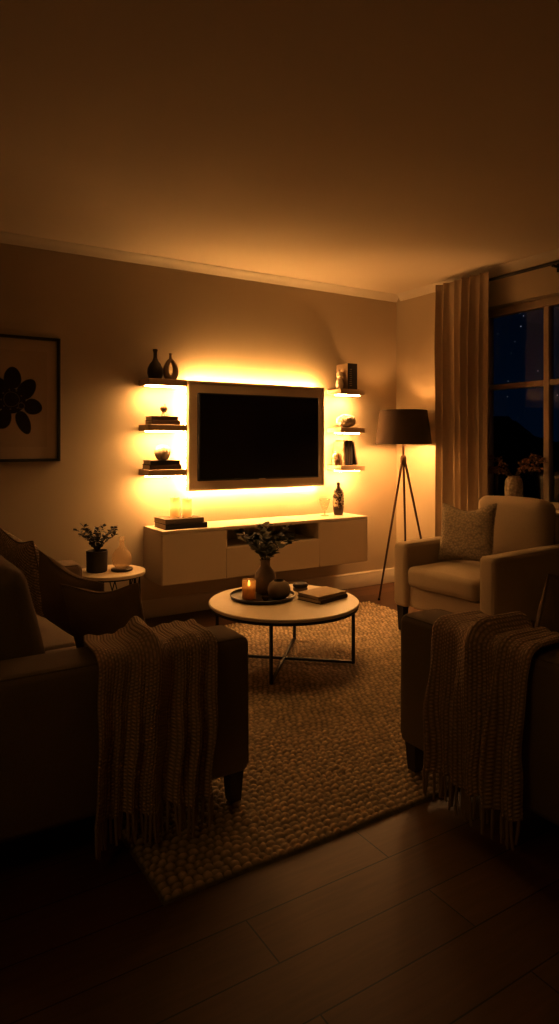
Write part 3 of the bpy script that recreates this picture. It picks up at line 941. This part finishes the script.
cg = thing('glass_candle', 'lit candle in an amber glass tumbler on the dark tray', 'candle', (1.862, 3.312, ZY))
b = MB(); b.lathe([(0, 0), (.037, 0), (.040, .004), (.040, .108), (.037, .108), (.037, .007), (0, .007)], n=36); b.build('tumbler', M['amber'], cg)
b = MB(); b.lathe([(0, .0075), (.0362, .0075), (.0362, .066), (.020, .063), (0, .062)], n=32); w = b.build('wax', M['wax'], cg)
b = MB(); b.tube([(0, 0, .061), (.001, 0, .072)], .0012, 6); b.build('wick', M['wick'], w)
b = MB(); b.lathe([(0, .070), (.005, .075), (.0072, .083), (.005, .093), (.002, .101), (0, .104)], n=14); b.build('flame', M['flame'], cg)
ld = bpy.data.lights.new('candle_light', 'POINT'); ld.energy = .06; ld.color = (1, .50, .13); ld.shadow_soft_size = .012
lo = bpy.data.objects.new('candle_light', ld); COL.objects.link(lo); lo.parent = cg; lo.location = (0, 0, .122)

pot = thing('round_pot', 'squat round clay pot with a dark mouth on the tray', 'pot', (2.020, 3.238, ZY))
b = MB(); b.lathe([(0, 0), (.038, 0), (.058, .014), (.067, .042), (.066, .060), (.054, .084), (.036, .096), (.030, .098), (.028, .094)], n=40); b.build('pot_body', M['clay'], pot)
b = MB(); b.lathe([(.0285, .096), (.030, .101), (.026, .102), (.024, .094), (.04, .06), (0, .02)], n=40); b.build('mouth_rim', M['clay_d'], pot)
sb = MB(); sb.lathe([(0, 0), (.012, 0), (.021, .012), (.024, .024), (.022, .024), (.018, .012), (0, .006)], n=24)
o = sb.build('small_dish', M['ornament'], loc=(1.917, 3.222, ZY)); tag(o, 'tiny bronze dish between the lit candle and the round pot', 'dish')

tb = thing('trinket_box', 'small round lidded box on the coffee table behind the books', 'box', (2.245, 3.352, ZC))
b = MB(); b.lathe([(0, 0), (.040, 0), (.044, .004), (.044, .018), (.036, .022), (0, .022)], n=32); b.build('box_body', M['clay'], tb)
b = MB(); b.lathe([(0, .0222), (.036, .0222), (.045, .027), (.046, .040), (.042, .045), (0, .046)], n=32); b.build('lid', M['clay_d'], tb)
book('dark book at the bottom of the coffee table pair', (2.240, 3.112, ZC), .240, .180, .022, M['bk_dark'], R(14))
book('pale covered book on top of the coffee table pair', (2.238, 3.116, ZC + .0222), .235, .170, .018, M['bk_tan'], R(10))

# ================================================================== SIDE TABLE
stb = thing('side_table', 'small round side table with a black zigzag wire base', 'side table', (1.350, 4.262, 0))
zt = .428; r_ = .226
b = MB(); b.lathe([(0, zt - .022), (r_ - .003, zt - .022), (r_, zt - .019), (r_, zt - .003), (r_ - .003, zt), (0, zt)], n=64); b.build('tabletop', M['tabletop'], stb)
for (zz, rr) in ((zt - .029, .200), (.007, .200)):
    b = MB(); b.tube([(rr * math.cos(2 * PI * i / 48), rr * math.sin(2 * PI * i / 48), zz) for i in range(48)], .006, 8, closed=True)
    b.build('ring_frame', M['black'], stb)
for k in range(4):
    a = R(20 + 90 * k)
    b = MB(); b.tube([(.2 * math.cos(a), .2 * math.sin(a), .007), (.2 * math.cos(a), .2 * math.sin(a), zt - .029)], .006, 8); b.build('leg', M['black'], stb)
b = MB()
for k in range(12):
    a, a2 = R(20 + 30 * k), R(20 + 30 * (k + 1))
    za, zb = ((.007, zt - .03) if k % 2 else (zt - .03, .007))
    b.tube([(.2 * math.cos(a), .2 * math.sin(a), za), (.2 * math.cos(a2), .2 * math.sin(a2), zb)], .0035, 6)
b.build('zigzag_wire', M['black'], stb, weld=False)

pl = thing('potted_sprigs', 'dark pot of small-leaved sprigs on the side table', 'potted plant', (1.268, 4.287, zt + .0003))
b = MB(); b.lathe([(0, 0), (.060, 0), (.066, .006), (.069, .135), (.065, .138), (.060, .132), (.058, .11), (0, .108)], n=36); b.build('pot', M['clay_d'], pl)
bl, bs = MB(), MB()
spray(bl, bs, (0, 0, .11), 13, .22, .14, .032, .025, 12, droop=.18, start=.22, dens=10)
bs.build('stems', M['stem'], pl); bl.build('foliage', M['leaf_d'], pl, weld=False)
co = MB(); co.lathe([(0, 0), (.066, 0), (.070, .004), (.070, .014), (.066, .017), (0, .017)], n=36)
o = co.build('coaster', M['tray'], loc=(1.418, 4.236, zt + .0003)); tag(o, 'dark round wooden coaster under the glass bottle', 'coaster')
gb = thing('glass_bottle', 'round clear glass decanter with a neck and stopper on the coaster', 'bottle', (1.418, 4.236, zt + .0176))
b = MB(); b.lathe([(0, 0), (.038, 0), (.058, .022), (.065, .055), (.060, .088), (.042, .118), (.022, .136), (.016, .15), (.016, .175), (.019, .18), (.013, .178), (.013, .15), (.02, .135), (.04, .114), (.057, .087), (.062, .055), (.055, .025), (.036, .004), (0, .004)], n=48, ribs=12, ramp=.022); b.build('bottle_body', M['vglass'], gb)
b = MB(); b.lathe([(0, .176), (.0115, .176), (.0115, .182), (.019, .186), (.020, .200), (.014, .208), (0, .21)], n=24); b.build('stopper', M['vglass'], gb)

# ================================================================== UPHOLSTERY
def tleg(h, top=.027, bot=.020):
    b = MB(); vs = []
    for (z, w) in ((0, bot), (h, top)):
        for (i, j) in ((-1, -1), (1, -1), (1, 1), (-1, 1)): vs.append(b.bm.verts.new((i * w, j * w, z)))
    for q in ((3, 2, 1, 0), (4, 5, 6, 7), (0, 1, 5, 4), (1, 2, 6, 5), (2, 3, 7, 6), (3, 0, 4, 7)): b.bm.faces.new([vs[k] for k in q])
    return b

def seating(name, label, cat, loc, rz, W, D, ta, za, zleg, zseat, zback, n, mat, pipe, tb=.20, legz=(0, 0, 0, 0), short=0.0, backlean=8, cush_t=.16, back_t=.17):
    """faces local +y; front at y=0; x centred.  legz: foot heights of front-x, front+x, rear-x, rear+x"""
    o = thing(name, label, cat, loc, rz)
    b = MB(); b.soft((0, -D / 2 - .005, (zleg + .002 + zseat - cush_t) / 2), (W - 2 * ta + .004, D - .05, zseat - cush_t - zleg - .004), .012, k=4); b.build('base_rail', mat, o)
    for s in (-1, 1):
        sh = short if s < 0 else 0
        b = MB(); b.soft((s * (W / 2 - ta / 2), -D / 2 - sh / 2, (zleg + za) / 2), (ta, D - sh, za - zleg), .028, (.006, .004, .006), k=8); a = b.build('arm', mat, o)
        b = MB()
        for q in (-1, 1):
            x = s * (W / 2 - ta / 2) + q * (ta / 2 - .010)
            b.tube([(x, -D + .03, za - .0055), (x, -.03 - sh, za - .0055), (x, -.008 - sh, za - .03), (x, -.006 - sh, zleg + .03)], .0032, 6)
        b.build('piping', pipe, a, weld=False)
    b = MB(); b.soft((0, -D + tb / 2 + .004, (zleg + zback - .06) / 2), (W - 2 * ta - .006, tb, zback - .06 - zleg), .035, (0, .006, .004), k=6); b.build('back', mat, o)
    iw = (W - 2 * ta - .012) / n
    for i in range(n):
        x = -(W - 2 * ta - .012) / 2 + iw * (i + .5)
        sd = D - tb - .006
        b = MB(); b.soft((x, -sd / 2 + .012, zseat - cush_t / 2 + .001), (iw - .012, sd, cush_t - .004), .035, (.004, .008, .014), k=10, wob=.003)
        c = b.build('seat_cushion', mat, o)
        b = MB()
        hh = zback - zseat + .03
        mt = Matrix.Translation((x, -D + tb + back_t / 2 + .012, zseat + .004)) @ Matrix.Rotation(R(backlean), 4, 'X')
        b.soft((0, 0, hh / 2), (iw - .014, back_t, hh), .06, (.006, .030, .016), k=10, mtx=mt, wob=.006)
        b.build('back_cushion', mat, o)
    for (sx, yy, lz) in ((-1, -.045 - short, legz[0]), (1, -.045, legz[1]), (-1, -D + .06, legz[2]), (1, -D + .06, legz[3])):
        tleg(zleg - lz + .004).build('leg', M['leg'], o, smooth=0, loc=(sx * (W / 2 - .045), yy, lz))
    return o

# sofa on the left, facing +x: local +y -> world +x means rz = -90
sofa = seating('sofa', 'brown linen sofa with the knit throw over its end arm and cushions along it', 'sofa', (1.128, 2.93, 0), R(-90), 1.87, .985, .20, .598, .125, .385, .83, 2, M['sofa'], M['sofa_pipe'], legz=(ZR, ZR, 0, 0), short=.12, backlean=12)
# seat close to the camera on the right, facing +y
sofa2 = seating('loveseat', 'dark brown loveseat facing the television, a fringed throw over its arm', 'sofa', (2.458, 1.902, 0), 0, 1.46, .95, .20, .615, .125, .385, .83, 2, M['sofa'], M['sofa_pipe'], legz=(ZR, ZR, 0, 0), backlean=10)
# armchair by the window
arm = seating('armchair', 'beige linen armchair with a textured pillow by the window', 'armchair', (3.010, 2.935, 0), R(94), .80, .97, .115, .606, .185, .462, .855, 1, M['chair'], M['chair'], tb=.14, legz=(ZR, ZR, 0, 0), backlean=9, cush_t=.135, back_t=.17)

def pillow(name, label, loc, rot, w, h, t, mat, group=None, piping=None, chop=.03, pinch=.06):
    o = thing(name, label, 'pillow', loc, 0, group); o.rotation_euler = rot
    b = MB(); n = 26
    def prof(u, v, s):
        x, y = 2 * u - 1, 2 * v - 1
        e = max(0, (1 - abs(x) ** 2.6)) * max(0, (1 - abs(y) ** 2.6))
        th = t / 2 * e ** .55
        px = w / 2 * x * (1 - pinch * (1 - y * y) * abs(x) ** 2)
        py = h / 2 * y * (1 - pinch * (1 - x * x) * abs(y) ** 2)
        py -= chop * (1 - x * x) ** 2 * ((y + 1) / 2) ** 3
        wob = .006 * noise.noise(Vector((x * 2.2, y * 2.2, s * 3 + w * 10)))
        return Vector((px, s * (th + wob * min(1, e * 3)), py))
    b.grid(n, n, lambda u, v: prof(u, v, -1), lambda u, v: (u, v)); b.grid(n, n, lambda u, v: prof(1 - u, v, 1), lambda u, v: (u, v))
    b.build('pillow_cover', mat, o, smooth=80)
    bd = []
    for i in range(4 * 20):
        k, f = divmod(i, 20); f /= 20
        u, v = ((f, 0), (1, f), (1 - f, 1), (0, 1 - f))[k]
        bd.append(prof(u, v, 0))
    b = MB(); b.tube(bd, .0035, 6, closed=True); b.build('edge_seam', piping or mat, o)
    return o

# pillows on the sofa (sit along the seat, leaning on the back cushions)
pillow('throw_pillow', 'dark brown pillow standing nearest the throw-covered sofa arm', (.775, 2.485, .585), (R(16), R(-4), R(-48)), .33, .32, .14, M['pil_dark'], 'pillows on the sofa', M['pil_rib'])
pillow('throw_pillow', 'dark brown pillow with ribbed edge tucked behind the nearest one', (.724, 2.800, .605), (R(14), R(13), R(-66)), .42, .33, .13, M['pil_dark'], 'pillows on the sofa', M['pil_rib'])
pillow('throw_pillow', 'patterned woven pillow standing upright at the middle of the sofa', (.640, 3.370, .640), (R(14), R(3), R(-80)), .45, .40, .15, M['pil_pat'], 'pillows on the sofa')
pillow('throw_pillow', 'rough textured beige pillow leaning in the armchair', (3.388, 3.060, .676), (R(14), R(3), R(104)), .40, .39, .13, M['pil_tex'], chop=.045)
pillow('throw_pillow', 'brown pillow propped inside the arm of the loveseat', (2.205, 1.470, .620), (R(14), R(3), R(-12)), .36, .37, .14, M['pil_rib'], None, M['pil_rib'])

# ------------------------------------------------------------------ knit throws
def throw(label, loc, rz, Wd, ta, za, zb_in, drop, ridges, mat, seed, skew=0.0, inset=0.0, hem=(0, 0)):
    """hangs over an arm that lies along local x, outer face at local y=0 looking to -y"""
    o = thing('knit_throw', label, 'throw blanket', loc, rz, None)
    rd = random.Random(seed)
    g = .024
    path = [(ta + g, zb_in), (ta + g, za - .02)]
    for k in range(1, 6):
        a = R(90 * k / 5); path.append((ta + g - .035 * (1 - math.cos(a)), za - .02 + (.02 + g) * math.sin(a)))
    path.append((.02, za + g + .003))
    for k in range(1, 6):
        a = R(90 * k / 5); path.append((.02 - (.02 + g) * math.sin(a), za + g - .035 * (1 - math.cos(a))))
    path.append((-g - .004, .055))
    P = [Vector((0, y, z)) for y, z in path]
    L = [0]
    for a, c in zip(P, P[1:]): L.append(L[-1] + (c - a).length)
    tot = L[-1]
    def at(s):
        s = max(0, min(tot, s))
        for i in range(len(L) - 1):
            if s <= L[i + 1] + 1e-9:
                f = (s - L[i]) / (L[i + 1] - L[i]); p = P[i].lerp(P[i + 1], f); t = (P[i + 1] - P[i]).normalized()
                return p, Vector((0, t.z, -t.y))   # outward normal
    s_top = L[6]
    nu, nv = 110, 120
    def fn(u, v):
        fall = max(0, (v * tot - L[-2]) / (tot - L[-2]))
        vv = v
        hemo = hem[0] + (hem[1] - hem[0]) * u + .010 * math.sin(u * 17)
        s = v * tot
        p, nrm = at(s)
        if fall > 0: p = p + Vector((0, 0, -hemo * fall))
        nrm = Vector((0, nrm.y, nrm.z))
        if nrm.y > 0 and v > .5: nrm = -nrm
        if nrm.dot(Vector((0, -1, 1))) < 0 and v > .3: nrm = -nrm
        if v <= .3 and nrm.y < 0 and s < L[1]: nrm = -nrm
        f = 0
        env = min(1, max(0, s / (L[2] + .001)))
        for (cx, wd, am, dr) in ridges:
            c = cx + dr * fall + .01 * math.sin(fall * 5 + cx * 20)
            x = (u - c) / wd
            f += am * math.exp(-x * x) * (1 if am > .04 else .4 + 1.7 * min(1, fall * 1.6))
        f = max(f, 0) * env
        f += .004 * noise.noise(Vector((u * 9, v * 7, seed)))
        x = (u - .5) * Wd * (1 - .03 * fall) + skew * fall + inset * max(0, 1 - s / (L[6] + .06))
        x += .010 * noise.noise(Vector((v * 5, seed, u * 2)))
        q = p + nrm * max(0.0, f) + Vector((x, 0, 0))
        return q
    b = MB(); b.grid(nu, nv, fn, lambda u, v: (u * Wd * 1.15, v * tot))
    body = b.build('knit_cloth', mat, o, smooth=180)
    sd = body.modifiers.new('thickness', 'SOLIDIFY'); sd.thickness = .008; sd.offset = 1
    nt_ = 34
    for k in range(nt_):
        u = (k + .5) / nt_
        p = fn(u, 1.0)
        ln = .085 * rd.uniform(.85, 1.12)
        zz = max(.024, p.z - ln)
        jx, jy = rd.uniform(-.008, .008), rd.uniform(-.006, .006)
        b = MB(); b.tube([p + Vector((0, .001, .006)), p + Vector((jx * .3, jy * .3, (zz - p.z) * .45)), Vector((p.x + jx, p.y + jy, zz))], [.0048, .0055, .0036], 6)
        b.build('tassel', mat, o)
    return o

throw('chunky brown knit throw with long fringe over the sofa arm', (.785, 1.995, 0), 0, .400, .20, .598, .50, .6,
      [(.03, .07, .030, -.02), (.19, .04, .012, 0), (.30, .035, .022, .01), (.44, .10, .050, .03), (.60, .03, -.008, .02), (.70, .055, .032, -.02), (.84, .06, .034, -.04), (.97, .05, .030, 0)], M['knit'], 3, skew=-.035, inset=.05, hem=(-.085, -.070))
throw('ribbed grey brown knit throw with fringe over the loveseat arm', (1.728, 1.490, 0), R(-90), .405, .20, .615, .585, .6,
      [(.03, .06, .028, 0), (.17, .05, .014, 0), (.32, .06, .026, .02), (.46, .09, .044, .03), (.60, .035, -.012, .02), (.71, .05, .036, .0), (.84, .03, .018, 0), (.95, .06, .030, 0)], M['knit2'], 8, skew=.0, inset=.0, hem=(-.075, -.065))

# ================================================================== VASE ON THE SILL
sv = thing('sill_vase', 'pale carved vase of dried blossom branches on the window sill', 'vase', (4.120, 3.262, WZ0 + .0003))
b = MB(); b.lathe([(0, 0), (.050, 0), (.061, .010), (.066, .05), (.067, .14), (.064, .190), (.054, .216), (.044, .222), (.046, .232), (.040, .232), (.038, .215), (0, .17)], n=48); b.build('vase_body', M['carved'], sv)
bl, bs = MB(), MB()
rd = random.Random(4)
for k in range(13):
    sgn = -1 if k % 2 else 1
    reach = rd.uniform(.15, .36) * sgn; hh_ = rd.uniform(.06, .20)
    pts = [Vector((-.03 * i / 8, reach * (i / 8) ** 1.2, .20 + hh_ * math.sin(i / 8 * PI * .62))) for i in range(9)]
    bs.tube(pts, [.0028 - .0015 * i / 8 for i in range(9)], 5)
    for i in range(34):
        t = rd.uniform(.35, 1); f = t * 8; q = min(7, int(f)); p = pts[q].lerp(pts[q + 1], f - q)
        d = Vector((rd.uniform(-1, .3), rd.uniform(-1, 1), rd.uniform(-.6, 1)))
        bl.leaf(p + d * .008, d, (rd.uniform(-1, 1), rd.uniform(-1, 1), 1), rd.uniform(.016, .032), rd.uniform(.012, .022))
bs.build('branches', M['stem'], sv); bl.build('blossoms', M['dried'], sv, weld=False)

# ================================================================== NIGHT SKY
w = bpy.data.worlds.new('night'); scene.world = w; w.use_nodes = True
nt = w.node_tree
bg = nt.nodes['Background']
tc = N(nt, 'ShaderNodeTexCoord')
sep = N(nt, 'ShaderNodeSeparateXYZ'); nt.links.new(tc.outputs['Generated'], sep.inputs[0])
grad = N(nt, 'ShaderNodeValToRGB')
grad.color_ramp.elements[0].position = 0.0; grad.color_ramp.elements[0].color = (.0005, .0040, .0125, 1)
grad.color_ramp.elements[1].position = .30; grad.color_ramp.elements[1].color = (.0004, .0018, .0060, 1)
nt.links.new(sep.outputs['Z'], grad.inputs['Fac'])
vor = N(nt, 'ShaderNodeTexVoronoi'); vor.inputs['Scale'].default_value = 105
nt.links.new(tc.outputs['Generated'], vor.inputs['Vector'])
lt = N(nt, 'ShaderNodeMath', operation='LESS_THAN'); lt.inputs[1].default_value = .085
nt.links.new(vor.outputs['Distance'], lt.inputs[0])
sp2 = N(nt, 'ShaderNodeSeparateColor'); nt.links.new(vor.outputs['Color'], sp2.inputs[0])
pw = N(nt, 'ShaderNodeMath', operation='POWER'); pw.inputs[1].default_value = 2.0; nt.links.new(sp2.outputs[0], pw.inputs[0])
st_ = N(nt, 'ShaderNodeMath', operation='MULTIPLY'); nt.links.new(lt.outputs[0], st_.inputs[0]); nt.links.new(pw.outputs[0], st_.inputs[1])
sc_ = N(nt, 'ShaderNodeMix', data_type='RGBA', blend_type='MIX')
nt.links.new(st_.outputs[0], sc_.inputs['Factor']); nt.links.new(grad.outputs['Color'], sc_.inputs['A']); sc_.inputs['B'].default_value = (.55, .55, .60, 1)
nt.links.new(sc_.outputs['Result'], bg.inputs['Color'])
bg.inputs['Strength'].default_value = 1.0

# ================================================================== ADDED FILL LIGHTS, NO FIXTURES
ld = bpy.data.lights.new('rug_fill_light', 'AREA'); ld.shape = 'DISK'; ld.size = 1.0; ld.energy = 6.5; ld.color = (1, .53, .15); ld.spread = R(110)  # unseen fill added overhead to brighten rug, table and armchair
lo = bpy.data.objects.new('rug_fill_light', ld); COL.objects.link(lo); lo.location = (2.25, 3.35, 2.58)

ld = bpy.data.lights.new('rear_fill_light', 'AREA'); ld.shape = 'DISK'; ld.size = .9; ld.energy = 3.2; ld.color = (1, .53, .15)  # second added fill, lifts the throws and the near sofa faces
lo = bpy.data.objects.new('rear_fill_light', ld); COL.objects.link(lo); lo.location = (-1.0, .7, 2.4); lo.rotation_euler = (R(-12), R(-38), 0)

# ================================================================== CAMERA
cam = bpy.data.cameras.new('camera'); co_ = bpy.data.objects.new('camera', cam); COL.objects.link(co_)
co_.location = (0, 0, 1.27); co_.rotation_euler = (R(90), 0, R(-32))
cam.sensor_fit = 'AUTO'; cam.sensor_width = 36; cam.lens = 657 * 36 / 1024
cam.shift_y = -69 / 1024
cam.clip_start = .05; cam.clip_end = 300
scene.camera = co_
